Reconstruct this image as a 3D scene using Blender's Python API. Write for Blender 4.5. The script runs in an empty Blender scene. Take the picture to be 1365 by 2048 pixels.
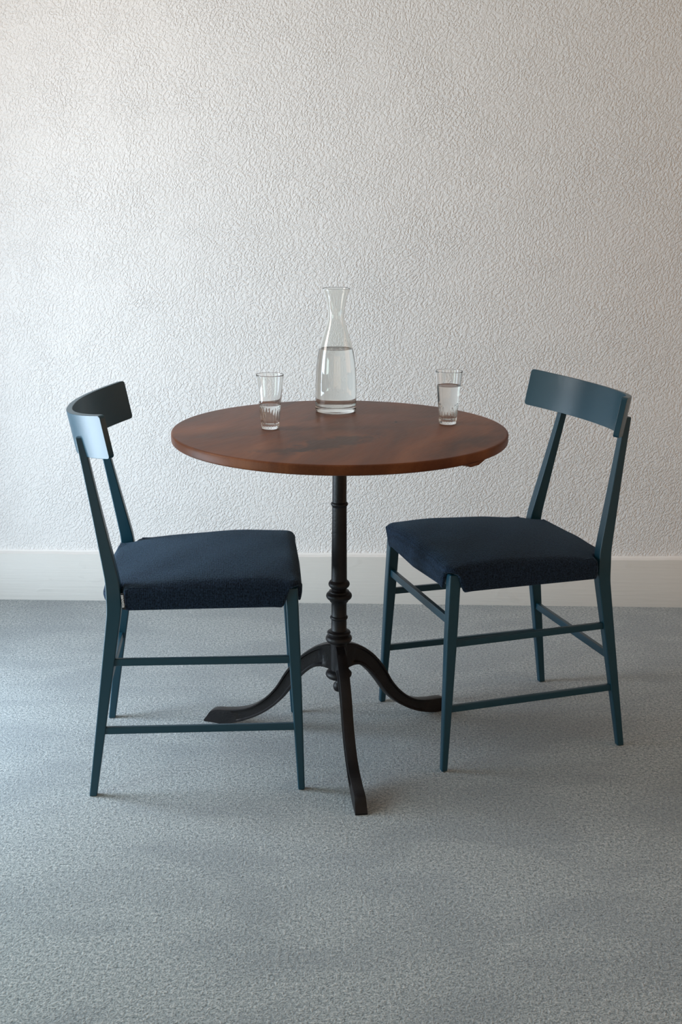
import bpy, bmesh, math, random
from mathutils import Vector, Matrix
PI = math.pi
S = bpy.context.scene
COL = S.collection
random.seed(4)

# ------------------------------------------------------------------ measures
H, PITCH, ROLL, FPX = 1.2604, math.radians(-14.846), math.radians(.2762), 2493.74
WY, WA = 3.6521, -.0215                       # long wall: y = WY + WA*x
WROT = math.atan(WA)
TX, TY, TZ, TR, TTH, TAZ = -.0035, 2.6624, .7423, .3637, .022, -81.9
CH = dict(wf0=.2011, yf0=.1662, wf1=.1837, yf1=.1475, zf1=.4514, wr0=.1993, yr0=-.2755, wr1=.1733,
          yr1=-.2126, zk=.4355, wr2=.1389, yr2=-.2751, zp=.7611, zl=.144, zu=.293, zfb=.3427, zrb=.2179,
          wb=.2137, ye=-.1991, db=.0882, bh=.088, zb=.7341, al=math.radians(10.89), ex=2.335)

# ------------------------------------------------------------------ helpers
def link(name, me, mat=None, parent=None, smooth=40):
    o = bpy.data.objects.new(name, me); COL.objects.link(o)
    if mat: me.materials.append(mat)
    if parent: o.parent = parent
    if smooth:
        for p in me.polygons: p.use_smooth = True
        me.set_sharp_from_angle(angle=math.radians(smooth))
    return o
def mesh(name, verts, faces, mat=None, parent=None, smooth=40):
    me = bpy.data.meshes.new(name); me.from_pydata([tuple(v) for v in verts], [], faces); me.validate()
    bm = bmesh.new(); bm.from_mesh(me); bmesh.ops.recalc_face_normals(bm, faces=bm.faces); bm.to_mesh(me); bm.free()
    return link(name, me, mat, parent, smooth)
def bevel(o, w, seg=2, ang=35):
    m = o.modifiers.new('bevel', 'BEVEL'); m.width = w; m.segments = seg; m.limit_method = 'ANGLE'
    m.angle_limit = math.radians(ang); m.harden_normals = True
    return o
def empty(name, loc=(0, 0, 0), rz=0):
    o = bpy.data.objects.new(name, None); COL.objects.link(o); o.location = loc; o.rotation_euler = (0, 0, rz)
    o.empty_display_size = .1
    return o
def tag(o, label, cat, group=None):
    o['label'] = label; o['category'] = cat
    if group: o['group'] = group
    return o
def struct(o): o['kind'] = 'structure'; return o
def lathe(name, prof, mat, parent=None, seg=64, smooth=40, rfun=None):
    """prof: list of (r,z); closed on the axis where r==0"""
    vs, fs, rows = [], [], []
    for r, z in prof:
        if r <= 1e-6: rows.append([len(vs)]); vs.append((0, 0, z))
        else:
            row = []
            for i in range(seg):
                a = 2*PI*i/seg; rr = rfun(r, z, a) if rfun else r
                row.append(len(vs)); vs.append((rr*math.cos(a), rr*math.sin(a), z))
            rows.append(row)
    for A, B in zip(rows[:-1], rows[1:]):
        for i in range(seg):
            j = (i+1) % seg
            if len(A) == 1 and len(B) == 1: continue
            if len(A) == 1: fs.append((A[0], B[i], B[j]))
            elif len(B) == 1: fs.append((A[i], A[j], B[0]))
            else: fs.append((A[i], A[j], B[j], B[i]))
    return mesh(name, vs, fs, mat, parent, smooth)
def catmull(pts, n=6):
    out = []; P = [pts[0]] + list(pts) + [pts[-1]]
    for i in range(1, len(P)-2):
        for k in range(n):
            t = k/n; a, b, c, d = P[i-1], P[i], P[i+1], P[i+2]
            out.append(tuple(.5*((2*b[j]) + (-a[j]+c[j])*t + (2*a[j]-5*b[j]+4*c[j]-d[j])*t*t + (-a[j]+3*b[j]-3*c[j]+d[j])*t**3) for j in range(len(a))))
    out.append(tuple(pts[-1])); return out
def beam(name, secs, mat, parent, bw=.002, seg=2):
    """secs: (cx, cy, z, wx, wy) stacked square sections"""
    vs, fs = [], []
    for cx, cy, z, wx, wy in secs:
        for sx, sy in ((-1, -1), (1, -1), (1, 1), (-1, 1)): vs.append((cx+sx*wx/2, cy+sy*wy/2, z))
    n = len(secs)
    for k in range(n-1):
        for i in range(4):
            j = (i+1) % 4; fs.append((4*k+i, 4*k+j, 4*k+4+j, 4*k+4+i))
    fs += [(3, 2, 1, 0), tuple(4*n-4+i for i in range(4))]
    return bevel(mesh(name, vs, fs, mat, parent, 35), bw, seg)
def bar(name, A, B, up, h, t, mat, parent, bow=0):
    """a rail from A to B, h tall along up, t thick"""
    A, B, up = Vector(A), Vector(B), Vector(up).normalized(); d = (B-A).normalized(); s = d.cross(up).normalized(); u = s.cross(d).normalized()
    vs, fs = [], []; N = 9
    for k in range(N):
        f = k/(N-1); c = A.lerp(B, f) + s*bow*(4*f*(1-f))
        for a, b in ((-1, -1), (1, -1), (1, 1), (-1, 1)): vs.append(c + s*a*t/2 + u*b*h/2)
    for k in range(N-1):
        for i in range(4):
            j = (i+1) % 4; fs.append((4*k+i, 4*k+j, 4*k+4+j, 4*k+4+i))
    fs += [(3, 2, 1, 0), tuple(4*N-4+i for i in range(4))]
    return bevel(mesh(name, vs, fs, mat, parent, 35), .0022, 2)

# ------------------------------------------------------------------ materials
class NT:
    def __init__(s, name):
        s.m = bpy.data.materials.new(name); s.m.use_nodes = True; s.t = s.m.node_tree; s.n = s.t.nodes
        s.b = s.n['Principled BSDF']; s.out = s.n['Material Output']
    def new(s, kind, **kw):
        nd = s.n.new(kind)
        for k, v in kw.items(): setattr(nd, k, v)
        return nd
    def l(s, a, b): s.t.links.new(a, b)
    def set(s, **kw):
        for k, v in kw.items():
            k = k.replace('_', ' ')
            s.b.inputs[k].default_value = (*v, 1) if isinstance(v, tuple) and len(v) == 3 else v
    def coord(s, scale=(1, 1, 1), rot=(0, 0, 0), src='Object'):
        c = s.new('ShaderNodeTexCoord'); mp = s.new('ShaderNodeMapping'); s.l(c.outputs[src], mp.inputs['Vector'])
        mp.inputs['Scale'].default_value = scale; mp.inputs['Rotation'].default_value = rot
        return mp.outputs['Vector']
    def noise(s, vec, scale, detail=3, rough=.5, dist=0.):
        nd = s.new('ShaderNodeTexNoise'); s.l(vec, nd.inputs['Vector'])
        nd.inputs['Scale'].default_value = scale; nd.inputs['Detail'].default_value = detail
        nd.inputs['Roughness'].default_value = rough; nd.inputs['Distortion'].default_value = dist
        return nd.outputs['Fac']
    def math(s, op, a, b=None, c=None):
        nd = s.new('ShaderNodeMath', operation=op)
        for i, v in enumerate((a, b, c)):
            if v is None: continue
            if isinstance(v, (int, float)): nd.inputs[i].default_value = v
            else: s.l(v, nd.inputs[i])
        return nd.outputs[0]
    def ramp(s, fac, stops):
        nd = s.new('ShaderNodeValToRGB'); s.l(fac, nd.inputs[0]); e = nd.color_ramp.elements
        while len(e) < len(stops): e.new(.5)
        for el, (p, c) in zip(e, stops): el.position = p; el.color = (*c, 1) if len(c) == 3 else c
        return nd.outputs[0]
    def mix(s, fac, a, b, mode='MIX'):
        nd = s.new('ShaderNodeMix', data_type='RGBA', blend_type=mode)
        for sock, v in ((nd.inputs[0], fac), (nd.inputs[6], a), (nd.inputs[7], b)):
            if isinstance(v, (int, float)): sock.default_value = v
            elif isinstance(v, tuple): sock.default_value = (*v, 1)
            else: s.l(v, sock)
        return nd.outputs[2]
    def bump(s, height, dist, strength=1.):
        nd = s.new('ShaderNodeBump'); s.l(height, nd.inputs['Height']); nd.inputs['Distance'].default_value = dist
        nd.inputs['Strength'].default_value = strength; s.l(nd.outputs[0], s.b.inputs['Normal']); return nd

def m_plaster():
    N = NT('rough_plaster'); N.set(Roughness=.75, Specular_IOR_Level=.25)
    c = N.new('ShaderNodeTexCoord'); wn = N.new('ShaderNodeTexNoise'); N.l(c.outputs['Object'], wn.inputs['Vector'])
    wn.inputs['Scale'].default_value = 5; wn.inputs['Detail'].default_value = 2
    w1 = N.new('ShaderNodeVectorMath', operation='SCALE'); N.l(wn.outputs['Color'], w1.inputs[0]); w1.inputs['Scale'].default_value = .05
    w2 = N.new('ShaderNodeVectorMath', operation='ADD'); N.l(c.outputs['Object'], w2.inputs[0]); N.l(w1.outputs[0], w2.inputs[1])
    mp = N.new('ShaderNodeMapping'); N.l(w2.outputs[0], mp.inputs['Vector']); mp.inputs['Rotation'].default_value = (0, math.radians(-38), 0); 
    m2 = N.new('ShaderNodeMapping'); N.l(mp.outputs[0], m2.inputs['Vector']); m2.inputs['Scale'].default_value = (1.12, 1, .74)
    v = m2.outputs[0]
    a = N.noise(v, 160, 2, .5, .35); b = N.noise(v, 290, 1, .5, .2); patch = N.noise(c.outputs['Object'], 7, 2)
    sh = N.new('ShaderNodeMapRange', interpolation_type='SMOOTHSTEP'); N.l(a, sh.inputs[0]); sh.inputs[1].default_value = .34; sh.inputs[2].default_value = .62
    h = N.math('ADD', N.math('MULTIPLY', sh.outputs[0], .8), N.math('MULTIPLY', b, .8))
    h = N.math('MULTIPLY', h, N.math('ADD', .55, N.math('MULTIPLY', patch, .9)))
    N.bump(h, .0018)
    N.l(N.ramp(N.noise(N.coord(), 1.6, 3), [(.3, (.735, .735, .73)), (.7, (.765, .76, .75))]), N.b.inputs['Base Color'])
    return N.m
def m_paint(name, col, bump=.0006):
    N = NT(name); N.set(Roughness=.5)
    v = N.coord((1.2, 1, 45)); fine = N.noise(v, 3.2, 3)
    spots = N.noise(N.coord((1, 1, 1.3)), 11, 3, .5, .8)
    lump = N.ramp(spots, [(.62, (0, 0, 0)), (.70, (1, 1, 1))])
    N.bump(N.math('ADD', fine, N.math('MULTIPLY', lump, .5)), bump*1.6)
    N.l(N.mix(N.math('MULTIPLY', lump, .22), col, tuple(c*.86 for c in col)), N.b.inputs['Base Color'])
    return N.m
def m_carpet():
    N = NT('cut_pile_carpet'); N.set(Roughness=.95, Specular_IOR_Level=.1, Sheen_Weight=.25, Sheen_Roughness=.5)
    v = N.coord()
    a = N.noise(v, 270, 3, .65, .1); b = N.noise(v, 140, 2, .6); big = N.noise(N.coord((1, 1.7, 1)), 3.2, 3, .55, .5)
    tuft = N.math('ADD', N.math('MULTIPLY', a, .65), N.math('MULTIPLY', b, .45))
    N.bump(tuft, .006, .9)
    c1 = N.ramp(tuft, [(.38, (.095, .125, .14)), (.55, (.32, .365, .385)), (.72, (.60, .625, .63))])
    c2 = N.mix(N.math('MULTIPLY', N.ramp(big, [(.40, (1, 1, 1)), (.56, (0, 0, 0))]), .34), c1, (.18, .215, .245))
    N.l(c2, N.b.inputs['Base Color']); return N.m
def m_lacquer():
    N = NT('teal_lacquer'); N.set(Base_Color=(.0058, .047, .076), Roughness=.36, Specular_IOR_Level=.5)
    v = N.coord(); N.bump(N.noise(v, 900, 2), .00006); return N.m
def m_fabric():
    N = NT('navy_knit'); N.set(Roughness=.9, Specular_IOR_Level=.12, Sheen_Weight=.20, Sheen_Roughness=.4)
    N.b.inputs['Sheen Tint'].default_value = (.42, .70, .95, 1)
    c = N.new('ShaderNodeTexCoord'); sp = N.new('ShaderNodeSeparateXYZ'); N.l(c.outputs['Object'], sp.inputs[0])
    wob = N.noise(c.outputs['Object'], 35, 2)
    yy = N.math('ADD', sp.outputs['Y'], N.math('MULTIPLY', wob, .004))
    rib = N.math('SINE', N.math('MULTIPLY', yy, 2*PI/.0036))
    xx = N.math('ADD', sp.outputs['X'], sp.outputs['Z'])
    row = N.math('SINE', N.math('MULTIPLY', N.math('ADD', xx, N.math('MULTIPLY', rib, .0004)), 2*PI/.0046))
    n = N.noise(c.outputs['Object'], 300, 2.5, .6, .4)
    h = N.math('ADD', N.math('ADD', N.math('MULTIPLY', rib, .10), N.math('MULTIPLY', row, .04)), N.math('MULTIPLY', n, 1.4))
    N.bump(h, .0024, .9)
    N.l(N.ramp(h, [(.42, (.003, .006, .013)), (.95, (.020, .038, .072))]), N.b.inputs['Base Color']); return N.m
def m_iron():
    N = NT('cast_iron'); N.set(Roughness=.45, Specular_IOR_Level=.32)
    v = N.coord(); N.bump(N.noise(v, 170, 4, .6), .0007)
    N.l(N.ramp(N.noise(v, 22, 3), [(.35, (.006, .0055, .007)), (.7, (.014, .0115, .012))]), N.b.inputs['Base Color']); return N.m
def m_wood():
    N = NT('walnut_veneer'); N.set(Specular_IOR_Level=.12)
    rot = (0, 0, math.radians(-60))
    v = N.coord((1, 1, 1), rot)
    st = N.new('ShaderNodeMapping'); N.l(v, st.inputs['Vector']); st.inputs['Scale'].default_value = (1.3, 3.2, 3.2)
    s2 = N.new('ShaderNodeMapping'); N.l(v, s2.inputs['Vector']); s2.inputs['Scale'].default_value = (4, 75, 75)
    big = N.noise(st.outputs[0], 1.35, 4, .55, 1.6); fine = N.noise(s2.outputs[0], 4, 3, .6)
    col = N.ramp(big, [(.32, (.066, .028, .017)), (.43, (.112, .040, .019)), (.54, (.150, .052, .022)), (.66, (.200, .073, .030))])
    col = N.mix(.55, col, N.ramp(fine, [(.3, (.78, .77, .77)), (.7, (1.10, 1.08, 1.06))]), 'MULTIPLY')
    # knot, a dark dot
    c = N.new('ShaderNodeTexCoord'); mk = N.new('ShaderNodeMapping'); N.l(c.outputs['Object'], mk.inputs['Vector']); mk.inputs['Scale'].default_value = (1, .32, 1)
    vd = N.new('ShaderNodeVectorMath', operation='DISTANCE'); N.l(mk.outputs[0], vd.inputs[0])
    vd.inputs[1].default_value = (.1255, .0786*.32, 0)
    dot = N.math('LESS_THAN', vd.outputs['Value'], .0029)
    col = N.mix(dot, col, (.012, .008, .007))
    # grey burl patch left of the middle
    for (px, py), ang, (sx, sy), amt in (((-.02, -.165), 44, (.135, .050), .80), ((-.09, -.225), 12, (.085, .030), .65), ((-.20, -.06), 40, (.12, .035), .30), ((.12, .03), 40, (.17, .05), .22)):
        mp = N.new('ShaderNodeMapping', vector_type='TEXTURE'); N.l(c.outputs['Object'], mp.inputs['Vector'])
        mp.inputs['Location'].default_value = (px, py, 0); mp.inputs['Rotation'].default_value = (0, 0, math.radians(ang)); mp.inputs['Scale'].default_value = (sx, sy, 1)
        ln = N.new('ShaderNodeVectorMath', operation='LENGTH'); N.l(mp.outputs[0], ln.inputs[0])
        edge = N.noise(c.outputs['Object'], 14, 4, .6, 1.2)
        pt = N.math('MULTIPLY', N.ramp(N.math('ADD', ln.outputs['Value'], N.math('MULTIPLY', N.math('SUBTRACT', edge, .5), 2.4)), [(.62, (1, 1, 1)), (.98, (0, 0, 0))]), amt)
        col = N.mix(pt, col, (.042, .025, .021))
    N.l(col, N.b.inputs['Base Color'])
    N.l(N.math('ADD', .30, N.math('MULTIPLY', fine, .18)), N.b.inputs['Roughness'])
    N.bump(fine, .00015, .5); return N.m
def m_glass(name, ior, col=(1, 1, 1)):
    N = NT(name); N.set(Base_Color=col, Roughness=0., IOR=ior, Transmission_Weight=1.); return N.m
def m_flat(name, col, rough=.6):
    N = NT(name); N.set(Base_Color=col, Roughness=rough); return N.m

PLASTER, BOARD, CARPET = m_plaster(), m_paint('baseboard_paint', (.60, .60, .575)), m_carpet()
CEIL = m_flat('ceiling_paint', (.80, .77, .72)); ROOMWALL = m_flat('plain_wall_paint', (.66, .62, .57))
LAC, FAB, IRON, WOOD = m_lacquer(), m_fabric(), m_iron(), m_wood()
GLASS, CARAFE_GLASS, WATER = m_glass('clear_glass', 1.50, (.985, .99, .985)), m_glass('thick_clear_glass', 1.50, (.975, .985, .97)), m_glass('water', 1.333)
BLACKCLOTH, WHITETHREAD = m_flat('black_ribbon', (.01, .01, .014)), m_flat('white_thread', (.72, .72, .76))
FRAME = m_flat('white_window_paint', (.7, .7, .68), .4)

# ------------------------------------------------------------------ the room
XL, XR, YB, ZC = -1.5, 3.1, -2.6, 2.75          # left wall, right wall, wall behind the camera, ceiling
RM = Matrix.Rotation(WROT, 4, 'Z'); RM.translation = (0, WY, 0)
def room(name, verts, faces, mat, smooth=0):
    return struct(mesh(name, [RM @ Vector(v) for v in verts], faces, mat, None, smooth))
def rbox(name, a, b, mat):
    (x0, y0, z0), (x1, y1, z1) = a, b
    vs = [(x, y, z) for x in (x0, x1) for y in (y0, y1) for z in (z0, z1)]
    return room(name, vs, [(0, 1, 3, 2), (4, 6, 7, 5), (0, 4, 5, 1), (2, 3, 7, 6), (0, 2, 6, 4), (1, 5, 7, 3)], mat)
YBK = YB - WY
LED = .022                                        # how far the baseboard stands off the wall
rbox('floor', (XL-.1, YBK-.1, -.05), (XR+.1, .15, 0), CARPET)
rbox('ceiling', (XL-.1, YBK-.1, ZC), (XR+.1, .15, ZC+.1), CEIL)
rbox('wall_back', (XL-.1, LED, 0), (XR+.1, .15, ZC), PLASTER)
rbox('wall_right', (XR, YBK, 0), (XR+.1, LED, ZC), ROOMWALL)
rbox('wall_front', (XL-.1, YBK-.1, 0), (XR+.1, YBK, ZC), ROOMWALL)
W0, W1, WZ0, WZ1 = 1.25-WY, 2.95-WY, .02, 2.35        # tall window opening in the left wall (room y)
def wall_hole():
    vs, fs = [], []
    for x in (XL-.14, XL):
        for y, z in ((YBK, 0), (LED, 0), (LED, ZC), (YBK, ZC), (W0, WZ0), (W1, WZ0), (W1, WZ1), (W0, WZ1)): vs.append((x, y, z))
    for k in (0, 8):
        for i in range(4):
            j = (i+1) % 4; fs.append((k+i, k+j, k+4+j, k+4+i))
    for i in range(4):
        j = (i+1) % 4; fs += [(i, j, 8+j, 8+i), (4+i, 4+j, 12+j, 12+i)]
    return room('wall_left', vs, fs, ROOMWALL)
wall_hole()
def window():
    w = struct(empty('window_1', RM @ Vector((XL-.08, (W0+W1)/2, WZ0)), WROT))
    hw, hh, t = (W1-W0)/2, WZ1-WZ0, .05
    def bx(n, y0, y1, z0, z1, mat, d=.025):
        vs = [(x, y, z) for x in (-d, d) for y in (y0, y1) for z in (z0, z1)]
        return mesh(n, vs, [(0, 1, 3, 2), (4, 6, 7, 5), (0, 4, 5, 1), (2, 3, 7, 6), (0, 2, 6, 4), (1, 5, 7, 3)], mat, w, 0)
    bx('window_frame', -hw, -hw+t, 0, hh, FRAME); bx('window_frame', hw-t, hw, 0, hh, FRAME)
    bx('window_frame', -hw+t, hw-t, 0, t, FRAME); bx('window_frame', -hw+t, hw-t, hh-t, hh, FRAME)
    bx('mullion', -.03, .03, t, hh-t, FRAME)
    bx('pane', -hw+t, -.03, t, hh-t, GLASS, .003); bx('pane', .03, hw-t, t, hh-t, GLASS, .003)
    return w
window()
# baseboard: front face at the fitted plane, ledge sloping up to the wall
prof = [(0, 0), (0, .1485), (.0015, .1500), (.004, .1508), (.012, .1518), (LED-.003, .1535), (LED-.0015, .1565), (LED+.01, .1572), (LED+.01, 0)]
xs = [XL + (XR-XL)*i/240 for i in range(241)]
vs, fs = [], []; n = len(prof)
for x in xs:
    wob = .0009*math.sin(x*7.3)+.0007*math.sin(x*19.1+1)+.0005*math.sin(x*43+2)
    for k, (y, z) in enumerate(prof): vs.append((x, y, z + (wob if 0 < k < 8 else 0)))
for a in range(240):
    for k in range(n):
        j = (k+1) % n; fs.append((a*n+k, a*n+j, (a+1)*n+j, (a+1)*n+k))
fs += [tuple(range(n)), tuple(240*n+k for k in reversed(range(n)))]
bo = room('baseboard_back', vs, fs, BOARD, 50)
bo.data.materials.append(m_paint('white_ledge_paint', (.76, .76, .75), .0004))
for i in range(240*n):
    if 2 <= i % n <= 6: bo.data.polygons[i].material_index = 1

# ------------------------------------------------------------------ chair
def leg_pt(which, s, z):
    c = CH
    if which == 'f':
        t = z/c['zf1']; return s*(c['wf0']+(c['wf1']-c['wf0'])*t), c['yf0']+(c['yf1']-c['yf0'])*t, z
    if z <= c['zk']:
        t = z/c['zk']; return s*(c['wr0']+(c['wr1']-c['wr0'])*t), c['yr0']+(c['yr1']-c['yr0'])*t, z
    t = (z-c['zk'])/(c['zp']-c['zk']); return s*(c['wr1']+(c['wr2']-c['wr1'])*t), c['yr1']+(c['yr2']-c['yr1'])*t, z
def lerp_table(tab, z):
    for (a, *A), (b, *B) in zip(tab[:-1], tab[1:]):
        if z <= b: f = max(0, (z-a)/(b-a)); return [p+(q-p)*f for p, q in zip(A, B)]
    return list(tab[-1][1:])
REAR = [(0, .0155, .0160), (.15, .019, .0205), (.29, .022, .0255), (.40, .0255, .0295), (.4355, .027, .0305), (.50, .0265, .0270), (.56, .025, .0235), (.65, .0215, .019), (.78, .0175, .0165)]
FRONT = [(0, .0155, .0145), (.14, .019, .0195), (.29, .0225, .0245), (.46, .024, .0265)]
def fillet(pts):
    out = []; n = len(pts)
    for i, (x, y, r) in enumerate(pts):
        p = Vector((x, y)); a = Vector(pts[i-1][:2]); b = Vector(pts[(i+1) % n][:2])
        da, db = (a-p).normalized(), (b-p).normalized(); half = da.angle(db)/2
        if r <= 0 or half > PI/2-.05: out.append(p); continue
        d = r/math.tan(half); c = p + (da+db).normalized()*(r/math.sin(half)); s, e = p+da*d-c, p+db*d-c
        a0 = math.atan2(s.y, s.x); a1 = math.atan2(e.y, e.x); da_ = (a1-a0+PI) % (2*PI)-PI
        for k in range(7): t = a0+da_*k/6; out.append(c+Vector((math.cos(t), math.sin(t)))*r)
    return out
def resample(pts, step):
    out = []; n = len(pts)
    for i in range(n):
        a, b = pts[i], pts[(i+1) % n]; m = max(1, round((b-a).length/step))
        for k in range(m): out.append(a.lerp(b, k/m))
    return out
def seat_mesh():
    R = [(0, .170, 0), (.2020, .1675, .024), (.199, .05, 0), (.1940, -.194, .005), (.157, -.199, .005), (.157, -.239, .014), (0, -.243, 0)]
    pts = R + [(-x, y, r) for x, y, r in reversed(R[1:-1])]
    o = resample(fillet(pts), .004); n = len(o); C = Vector((0, -.03))
    nor = []
    for i in range(n):
        d = (o[(i+1) % n]-o[i-1]).normalized(); nor.append(Vector((-d.y, d.x)))
    if (C-o[0]).dot(nor[0]) < 0: nor = [-v for v in nor]
    for _ in range(3): nor = [(nor[i-1]+nor[i]*2+nor[(i+1) % n]).normalized() for i in range(n)]
    def top(x, y):
        z = .4815 - .013*min(1.1, abs(x)/.2)**3.2
        z -= .006*max(0, y/.17)**4
        z -= .024*max(0, -(y-.06)/.295)**1.7
        z += .0012*math.sin(x*31+y*17)*math.sin(y*23+1)
        return z
    def bottom(p):
        z = .4085 + .0035*(p.y+.19)/.35
        if abs(p.x) < .16: z = .412 + .006*(abs(p.x)/.16) if p.y > 0 else .416
        dx, dy = max(0, .2015-abs(p.x)), max(0, .167-p.y); d = max(dx, dy)
        if p.y > .1 and abs(p.x) > .14:
            w = .0355
            if d < w+.01:
                arch = .4560 - .016*(d/w)**2 if d < w*.55 else .4560-.016*.3025
                f = min(1, max(0, (w-d)/.012)); f = f*f*(3-2*f); z = z + (arch-z)*f
            z -= .0015*math.exp(-((d-.038)/.012)**2)
        return z
    # roll radius: generous on the open edges, tight where the cushion meets the rear posts
    rad = [(.006 if (abs(p.x) > .150 and p.y < -.185) else .014 if (p.y > .135 and abs(p.x) > .165) else .025 if p.y > -.15 else .016) for p in o]
    for _ in range(8): rad = [(rad[i-1]+2*rad[i]+rad[(i+1) % n])/4 for i in range(n)]
    drop = [r*.70 for r in rad]
    rings = []
    def ring(fn): rings.append([fn(i) for i in range(n)])
    E = [o[i]+nor[i]*rad[i] for i in range(n)]
    for _ in range(4): E = [(E[i-1]+E[i]*2+E[(i+1) % n])/4 for i in range(n)]
    for t in (.06, .14, .24, .34, .44, .54, .63, .71, .78, .84, .89, .93, .965, 1.0):
        def f(i, t=t):
            p = C+(E[i]-C)*t; return (p.x, p.y, top(p.x, p.y))
        ring(f)
    for a in (12, 24, 36, 48, 60, 70, 80, 90):
        def f(i, a=math.radians(a)):
            e = o[i]+(E[i]-o[i])*(1-math.sin(a)); return (e.x, e.y, top(e.x, e.y)*.5+top(E[i].x, E[i].y)*.5-drop[i]*(1-math.cos(a)))
        ring(f)
    zs = [p[2] for p in rings[-1]]; zb = [min(bottom(o[i]), zs[i]+.004) for i in range(n)]
    for _ in range(2): zb = [(zb[i-1]+2*zb[i]+zb[(i+1) % n])/4 for i in range(n)]
    for f_ in (.3, .6, .85):
        ring(lambda i: (*(o[i]-nor[i]*.003*math.sin(f_*PI)), zs[i]+(zb[i]+.003-zs[i])*f_))
    for k, (off, dz) in enumerate(((0.0, .003), (.001, .001), (.003, 0), (.005, .001), (.006, .003))):
        ring(lambda i: (*(o[i]+nor[i]*off), zb[i]+dz))
    ring(lambda i: (*(o[i]+nor[i]*.007), max(.4560, zb[i]+.004) if rad[i] > .01 else .452))
    ring(lambda i: (*(C+(o[i]-C)*.5), .4565))
    vs = [(C.x, C.y, top(C.x, C.y))]; fs = []
    for r in rings: vs += r
    for i in range(n): fs.append((0, 1+i, 1+(i+1) % n))
    for k in range(len(rings)-1):
        for i in range(n):
            j = (i+1) % n; a = 1+k*n; b = a+n; fs.append((a+i, b+i, b+j, a+j))
    last = 1+(len(rings)-1)*n; fs.append(tuple(last+i for i in range(n)))
    return vs, fs
def back_mesh():
    c = CH; sa, ca = math.sin(c['al']), math.cos(c['al']); th = .0128; vs, fs = [], []
    us = [-1, -.9965, -.991, -.983, -.972] + [-.955+i*1.91/60 for i in range(61)] + [.972, .983, .991, .9965, 1]
    def P(u, w, v): return (u*c['wb'], c['ye']-v*ca-w*sa, c['zb']-v*sa+w*ca)
    r = .007
    for u in us:
        v = c['db']*(1-abs(u)**c['ex']); dv = c['db']*c['ex']*abs(u)**(c['ex']-1)*(1 if u > 0 else -1)/c['wb']
        ln = math.hypot(1, dv); nx, nv = dv/ln, 1/ln          # outward normal in (x, v)
        d = (1-abs(u))*c['wb']*ln; cut = r-math.sqrt(max(0, r*r-(r-d)**2)) if d < r else 0
        for off in (0, th):
            for w in (cut, c['bh']-cut):
                x, y, z = P(u, w, v+off*nv); vs.append((x+off*nx, y, z))
    n = len(us)
    for k in range(n-1):
        a, b = 4*k, 4*k+4
        fs += [(a, a+1, b+1, b), (a+2, b+2, b+3, a+3), (a+1, a+3, b+3, b+1), (a, b, b+2, a+2)]
    fs += [(0, 2, 3, 1), (4*n-4, 4*n-3, 4*n-1, 4*n-2)]
    return vs, fs
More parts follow.
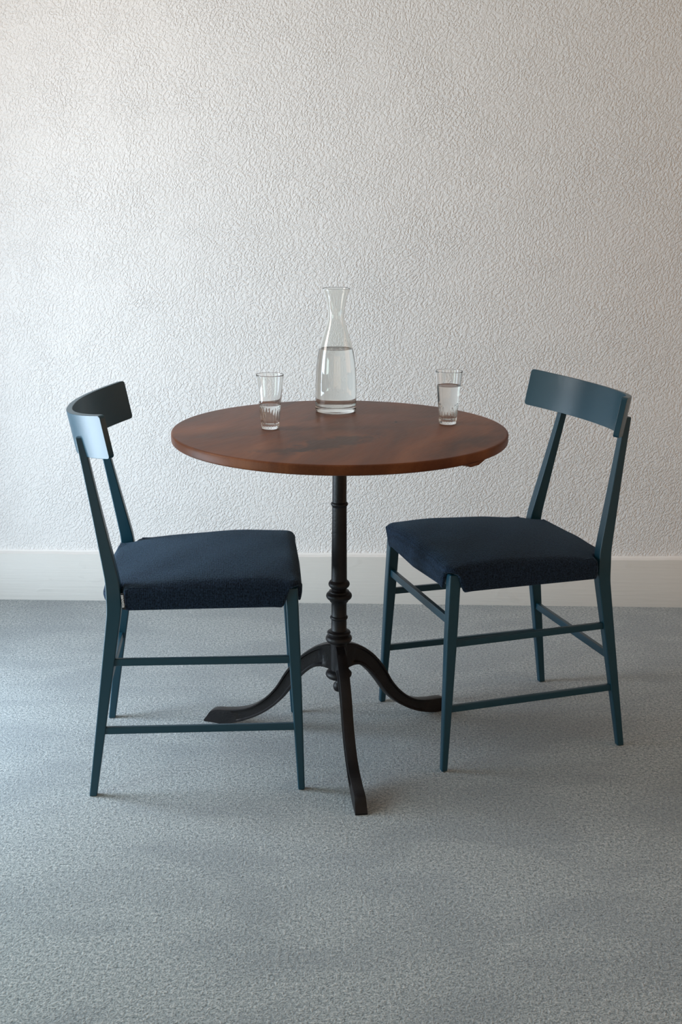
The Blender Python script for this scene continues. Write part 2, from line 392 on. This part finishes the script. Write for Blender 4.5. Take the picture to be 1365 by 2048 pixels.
def make_chair():
    t = empty('dining_chair'); c = CH
    v, f = seat_mesh(); mesh('seat_cushion', v, f, FAB, t, 60)
    v, f = back_mesh(); bevel(mesh('backrest', v, f, LAC, t, 40), .0045, 3, 40)
    for s in (1, -1):
        zs = [0, .1, .2, .3, .4, c['zf1']]
        beam('front_leg', [(*leg_pt('f', s, z), *lerp_table(FRONT, z)) for z in zs], LAC, t, .0040, 3)
        key = [0, .1, .2, .3, .38, .405, .4355, .466, .49, .54, .60, .68, c['zp']]
        secs = []
        for z in key:
            x, y, zz = leg_pt('r', s, z); d = abs(z-c['zk'])
            if d < .05: y -= .0045*(1-d/.05)**2
            secs.append((x, y, zz, *lerp_table(REAR, z)))
        beam('rear_leg', catmull(secs, 3), LAC, t, .0026, 3)
        for z in (c['zl'], c['zu']):
            A, B = Vector(leg_pt('r', s, z)), Vector(leg_pt('f', s, z))
            bar('side_stretcher', A, B, (0, 0, 1), .0158, .0105, LAC, t)
    A, B = leg_pt('f', 1, c['zfb']), leg_pt('f', -1, c['zfb']); bar('front_stretcher', A, B, (0, 0, 1), .0185, .0115, LAC, t)
    A, B = leg_pt('r', 1, c['zrb']), leg_pt('r', -1, c['zrb']); bar('rear_stretcher', A, B, (0, 0, 1), .0175, .0115, LAC, t)
    fr = []
    z = .437
    bar('seat_rail', (.178, .147, z), (-.178, .147, z), (0, 0, 1), .034, .018, LAC, t)
    bar('seat_rail', (.160, -.2126, .428), (-.160, -.2126, .428), (0, 0, 1), .026, .018, LAC, t)
    for s in (1, -1): bar('seat_rail', (s*.168, -.200, .433), (s*.180, .14, .433), (0, 0, 1), .026, .014, LAC, t)
    # woven maker's tab at the rear end of the side flap
    x, y0, y1 = .1985, -.2010, -.1935
    vs = [(x+dx, yy, zz) for dx in (0, .0009) for yy, zz in ((y0, .4485), (y1-.0005, .4485), (y1+.002, .4135), (y0+.003, .4135))]
    tb = mesh('maker_tag', vs, [(3, 2, 1, 0), (4, 5, 6, 7), (0, 1, 5, 4), (1, 2, 6, 5), (2, 3, 7, 6), (3, 0, 4, 7)], BLACKCLOTH, t, 0)
    cu = bpy.data.curves.new('lettering', 'FONT'); cu.body = 'zanotta'; cu.size = .0100; cu.extrude = .0001; cu.align_x = 'CENTER'; cu.align_y = 'CENTER'
    cu.offset = .00028
    tmp = bpy.data.objects.new('tmp', cu); COL.objects.link(tmp); bpy.context.view_layer.update()
    me = bpy.data.meshes.new_from_object(tmp.evaluated_get(bpy.context.evaluated_depsgraph_get())); bpy.data.objects.remove(tmp)
    w = max(p.co.x for p in me.vertices)-min(p.co.x for p in me.vertices)
    # reading downwards: text x -> -z, text y -> +y of the chair, text normal -> +x
    k = .0275/w
    M = Matrix(((0, 0, 1, x+.0012), (.065, 1, 0, -.1965), (-1, 0, 0, .4315), (0, 0, 0, 1)))
    me.transform(M @ Matrix.Diagonal((k, k*.95, 1, 1)))
    lt = link('lettering', me, WHITETHREAD, tb, 0); lt['label'] = 'white lettering on black tag'
    t_ = tb; t_['label'] = 'small black tag with white lettering'
    return t
def copy_tree(o, parent=None):
    c = o.copy(); COL.objects.link(c); c.parent = parent
    for ch in o.children: copy_tree(ch, c)
    return c
chair = make_chair()
right = copy_tree(chair)
chair.location = (-.2634, 2.6227, 0); chair.rotation_euler.z = math.radians(-85.53)
right.location = (.3256, 2.7653, 0); right.rotation_euler.z = math.radians(108.05)
tag(chair, 'teal wooden chair with navy seat on the left, small white lettered tag beside its seat', 'chair', 'teal dining chairs at the round table')
tag(right, 'teal wooden chair with navy seat on the right, turned half towards the camera', 'chair', 'teal dining chairs at the round table')

# ------------------------------------------------------------------ table
def make_table():
    t = tag(empty('bistro_table', (TX, TY, 0)), 'round brown wooden table on a black cast iron tripod pedestal', 'table')
    r, th = TR, TTH
    prof = [(0, -th), (r-.006, -th), (r-.003, -th+.0008), (r-.0006, -th+.003), (r, -th+.005), (r, -.0042), (r-.0004, -.0026), (r-.0014, -.0012), (r-.003, -.0003), (r-.005, 0), (0, 0)]
    top = lathe('tabletop', prof, WOOD, t, 256, 30); top.location = (0, 0, TZ)
    # small block screwed under the rim at the right
    ang = math.atan2(2.445-TY, .253-TX); ca, sa = math.cos(ang), math.sin(ang)
    vs = []
    for z, hw, r0, r1 in ((TZ-th, .034, .27, .3585), (TZ-th-.0090, .013, .28, .3560)):
        for a, b in ((r0, -hw), (r1, -hw), (r1, hw), (r0, hw)): vs.append((a*ca-b*sa, a*sa+b*ca, z+.0002))
    bevel(mesh('corner_block', vs, [(0, 1, 2, 3), (7, 6, 5, 4), (0, 4, 5, 1), (1, 5, 6, 2), (2, 6, 7, 3), (3, 7, 4, 0)], WOOD, t, 0), .0015, 2)
    lathe('mounting_plate', [(0, TZ-th-.006), (.075, TZ-th-.006), (.078, TZ-th-.003), (.078, TZ-th), (0, TZ-th)], IRON, t, 48)
    def torus(z, r0, r1, h, n=8):    # a bead from radius r0 bulging to r1 over height h (going down)
        return [(r0+(r1-r0)*math.sin(PI*i/n)**.8, z-h*i/n) for i in range(n+1)]
    p = [(0, TZ-th-.001), (.0158, TZ-th-.001), (.0158, .5785)] + torus(.578, .0162, .0192, .0095) + [(.0162, .566), (.0168, .48), (.0176, .402), (.0180, .397)]
    p += torus(.396, .0195, .0240, .0160) + [(.0170, .3775), (.0165, .3755), (.0185, .3735), (.0225, .3720), (.0232, .369), (.0250, .3675)]
    p += torus(.367, .0262, .0292, .0130) + [(.0240, .3525), (.0222, .351), (.0205, .347), (.0176, .3445), (.0172, .340), (.0172, .314)]
    p += torus(.3135, .0174, .0203, .0090) + [(.0174, .303), (.0176, .280), (.0190, .2780)]
    p += torus(.2775, .0225, .0268, .0090, 6) + [(.0235, .2675), (.0250, .2660)] + torus(.2655, .0268, .0300, .0135) + [(.0245, .2505), (.0195, .2480), (.0192, .245), (.0185, .182), (0, .182)]
    lathe('column', p, IRON, t, 64, 50)
    p = [(0, .190), (.0185, .190), (.0185, .1835), (.0225, .1815)] + torus(.181, .0245, .0300, .0170) + [(.0215, .1630), (.014, .1610), (.0075, .1585), (.0065, .1565)]
    p += [(.0128*math.sin(a), .1415+.0135*math.cos(a)) for a in [math.radians(x) for x in range(35, 180, 16)]] + [(0, .128)]
    lathe('finial', p, IRON, t, 48, 50)
    # three cast legs, an arch with a recessed panel on each side
    topc = [(.012, .2445), (.030, .2425), (.057, .2310), (.083, .2125), (.104, .1930), (.129, .1620), (.156, .1180), (.186, .0840), (.218, .0600), (.250, .0465), (.285, .0390), (.312, .0350), (.328, .0290), (.338, .0150), (.346, .004)]
    botc = [(.012, .1800), (.022, .1850), (.042, .1870), (.062, .1800), (.088, .1570), (.112, .1280), (.140, .0900), (.166, .0640), (.200, .0390), (.236, .0200), (.262, .0100), (.282, .0040), (.300, .0000), (.320, 0), (.345, .0000)]
    T, B = catmull(topc, 4), catmull(botc, 4)
    for k in range(3):
        vs, fs = [], []; m = len(T)
        for i, (a, b) in enumerate(zip(T, B)):
            a, b = Vector(a), Vector(b); f = i/(m-1)
            hw = .0116 if f < .75 else .0116+.0012*(f-.75)/.25
            rec = .0046*max(0, min(1, (f-.10)/.012))*max(0, min(1, (.70-f)/.03))
            rows = [(0, .80), (.03, 1.), (.14, 1.), (.20, 1-rec/hw), (.80, 1-rec/hw), (.86, 1.), (.97, 1.), (1., .85)]
            ring = [(a.lerp(b, u), hw*w) for u, w in rows]
            for p_, h in ring: vs.append((p_.x, h, max(0, p_.y)))
            for p_, h in reversed(ring): vs.append((p_.x, -h, max(0, p_.y)))
        n = 16
        for i in range(m-1):
            for j in range(n):
                q = (j+1) % n; fs.append((i*n+j, i*n+q, (i+1)*n+q, (i+1)*n+j))
        fs += [tuple(range(n)), tuple((m-1)*n+j for j in reversed(range(n)))]
        lg = mesh('leg', vs, fs, IRON, t, 32); lg.rotation_euler.z = math.radians(TAZ+120*k)
    return t
make_table()

# ------------------------------------------------------------------ carafe and glasses
def make_carafe():
    t = tag(empty('carafe', (-.0134, 2.8748, TZ+.0002)), 'clear glass carafe with flared neck, half full of water, on the round table', 'carafe')
    o = [(.0440, .0), (.0468, .0012), (.0476, .004), (.0478, .010), (.0478, .045), (.0470, .075), (.0452, .105), (.0420, .130), (.0385, .1480), (.0340, .1660), (.0283, .1840), (.0225, .2010), (.0195, .2120), (.0186, .2200), (.0188, .2270), (.0205, .2400), (.0240, .2570), (.0278, .2700), (.0308, .2775), (.0318, .2800), (.0316, .2822), (.0306, .2830)]
    o = catmull(o, 3)
    i = [(.0296, .2822), (.0290, .2800), (.0262, .2700), (.0222, .2570), (.0188, .2400), (.0170, .2270), (.0167, .2200), (.0176, .2120), (.0206, .2010), (.0264, .1840), (.0320, .1660), (.0365, .1480), (.0399, .1300), (.0431, .1050), (.0449, .0750), (.0456, .0450), (.0456, .0240), (.0445, .0170), (.0400, .0130), (.0250, .0118), (0, .0115)]
    i = catmull(i[:-1], 3)+[i[-1]]
    lathe('carafe_glass', [(0, .0022), (.036, .0018), (.041, .0004)]+o+i, CARAFE_GLASS, t, 96, 60)
    WL = .1447
    w = [(r+.0004, z-.0002) for r, z in i if z < WL-.002]
    def rad(z):
        for a, b in zip(i[:-1], i[1:]):
            if b[1] <= z <= a[1]: f = (z-b[1])/(a[1]-b[1]); return b[0]+(a[0]-b[0])*f
    w = [(0, WL), (.030, WL), (rad(WL)-.002, WL+.0003), (rad(WL)+.0004, WL+.0014)] + w
    w[-1] = (0, w[-1][1])
    lathe('water', w, WATER, t, 96, 60)
    return t
make_carafe()
def make_glass(level, loc, label, cat='glass', rz=0):
    t = tag(empty('drinking_glass', loc, rz), label, cat, 'clear tumblers on the round table'); N = 20
    def outer(z): return .0190+.0110*(z/.1177)**1.15
    def flute(r, z, a):
        amp = max(0, min(1, (z-.004)/.004))*max(0, min(1, (.0485-z)/.010))
        return r - .0011*amp*abs(math.sin(a*N/2))**1.5 + .0004*amp
    zs = [.0035, .006, .009, .014, .020, .026, .032, .038, .042, .0455, .049, .053, .062, .075, .09, .105, .1155]
    o = [(0, .0015), (.012, .0012), (.0168, 0), (.0183, .0010)] + [(outer(z), z) for z in zs] + [(.02985, .1168), (.02982, .1173), (.0296, .1177), (.0292, .1178), (.0289, .1176), (.0287, .1172)]
    i = [(outer(z)-(.0013 if z > .055 else .0013+.0013*min(1, (.055-z)/.02)), z) for z in (.1150, .105, .09, .075, .062, .053, .045, .036, .026, .018, .014)] + [(.0150, .0115), (.010, .0106), (0, .0105)]
    seg = N*8
    vs = lathe('tumbler', o+i, GLASS, t, seg, 60, lambda r, z, a: flute(r, z, a) if r > .0178 and z < .05 and (r > outer(z)-.0004) else r)
    def rad(z):
        for a, b in zip(i[:-1], i[1:]):
            if b[1] <= z <= a[1]: f = (z-b[1])/(a[1]-b[1]); return b[0]+(a[0]-b[0])*f
    w = [(0, level), (.016, level), (rad(level)-.0015, level+.0002), (rad(level)+.0003, level+.0011)] + [(r+(.0003 if r else 0), z-.0002) for r, z in i if z < level-.002]
    lathe('water', w, WATER, t, 80, 60)
    return t
make_glass(.0520, (-.1542, 2.6578, TZ+.0002), 'small fluted tumbler with less water, left of the carafe and nearer the left chair')
make_glass(.0850, (.2357, 2.7226, TZ+.0002), 'small fluted tumbler nearly full of water, right of the carafe and nearer the right chair', rz=.1)

# ------------------------------------------------------------------ light: daylight through the window in the left wall, plus added warm fills
def area(name, loc, target, sx, sy, power, col, spread=180):
    L = bpy.data.lights.new(name, 'AREA'); L.shape = 'RECTANGLE'; L.size = sx; L.size_y = sy; L.energy = power; L.color = col
    L.spread = math.radians(spread)
    o = bpy.data.objects.new(name, L); COL.objects.link(o); o.location = loc
    o.rotation_euler = (Vector(target)-Vector(loc)).to_track_quat('-Z', 'Y').to_euler(); return o
def pane_light(name, y0, y1, z0, z1, power, col):
    c = Vector((XL+.004, (y0+y1)/2, (z0+z1)/2)); area(name, c, c+Vector((1, 0, 0)), y1-y0, z1-z0, power, col)
pane_light('daylight_near_pane', 1.3, 1.9, .06, 1.12, 9.3, (.79, 1.0, .96))
pane_light('daylight_low_pane', 2.35, 2.9, .06, 1.12, 31, (.69, .84, .98))
pane_light('daylight_high_pane', 2.35, 2.9, 1.12, 2.28, 18.5, (1.0, .91, .84))
# added warm fill behind the camera, not a known lamp of the room
area('warm_rear_fill', (.8, YB+.1, 1.05), (.8, 3, 1.05), 4.2, 1.9, 16.5, (1.0, .65, .38))
area('warm_side_fill', (XR-.05, 2.1, 1.2), (0, 2.1, 1.2), 2.4, 1.8, 10, (1.0, .42, .10))  # added warm fill from the right, stands for no known source
W = bpy.data.worlds.new('outside'); S.world = W; W.use_nodes = True
W.node_tree.nodes['Background'].inputs[0].default_value = (.75, .88, 1, 1); W.node_tree.nodes['Background'].inputs[1].default_value = .3

# ------------------------------------------------------------------ camera
cam = bpy.data.cameras.new('camera'); co = bpy.data.objects.new('camera', cam); COL.objects.link(co); S.camera = co
cam.sensor_fit = 'VERTICAL'; cam.sensor_height = 36; cam.lens = FPX*36/2048; cam.clip_start = .01
fwd = Vector((0, math.cos(PITCH), math.sin(PITCH))); up = Vector((0, -math.sin(PITCH), math.cos(PITCH))); ri = Vector((1, 0, 0))
r2, u2 = ri*math.cos(ROLL)+up*math.sin(ROLL), up*math.cos(ROLL)-ri*math.sin(ROLL)
co.matrix_world = Matrix(((r2.x, u2.x, -fwd.x, 0), (r2.y, u2.y, -fwd.y, 0), (r2.z, u2.z, -fwd.z, H), (0, 0, 0, 1)))

S.view_settings.view_transform = 'Standard'; S.view_settings.look = 'None'; S.view_settings.gamma = 1
S.view_settings.use_curve_mapping = False; S.view_settings.exposure = 0
S.cycles.max_bounces = 14; S.cycles.transmission_bounces = 14; S.cycles.diffuse_bounces = 6; S.cycles.glossy_bounces = 6
S.cycles.caustics_refractive = True; S.cycles.caustics_reflective = True; S.cycles.blur_glossy = .3; S.cycles.sample_clamp_indirect = 4
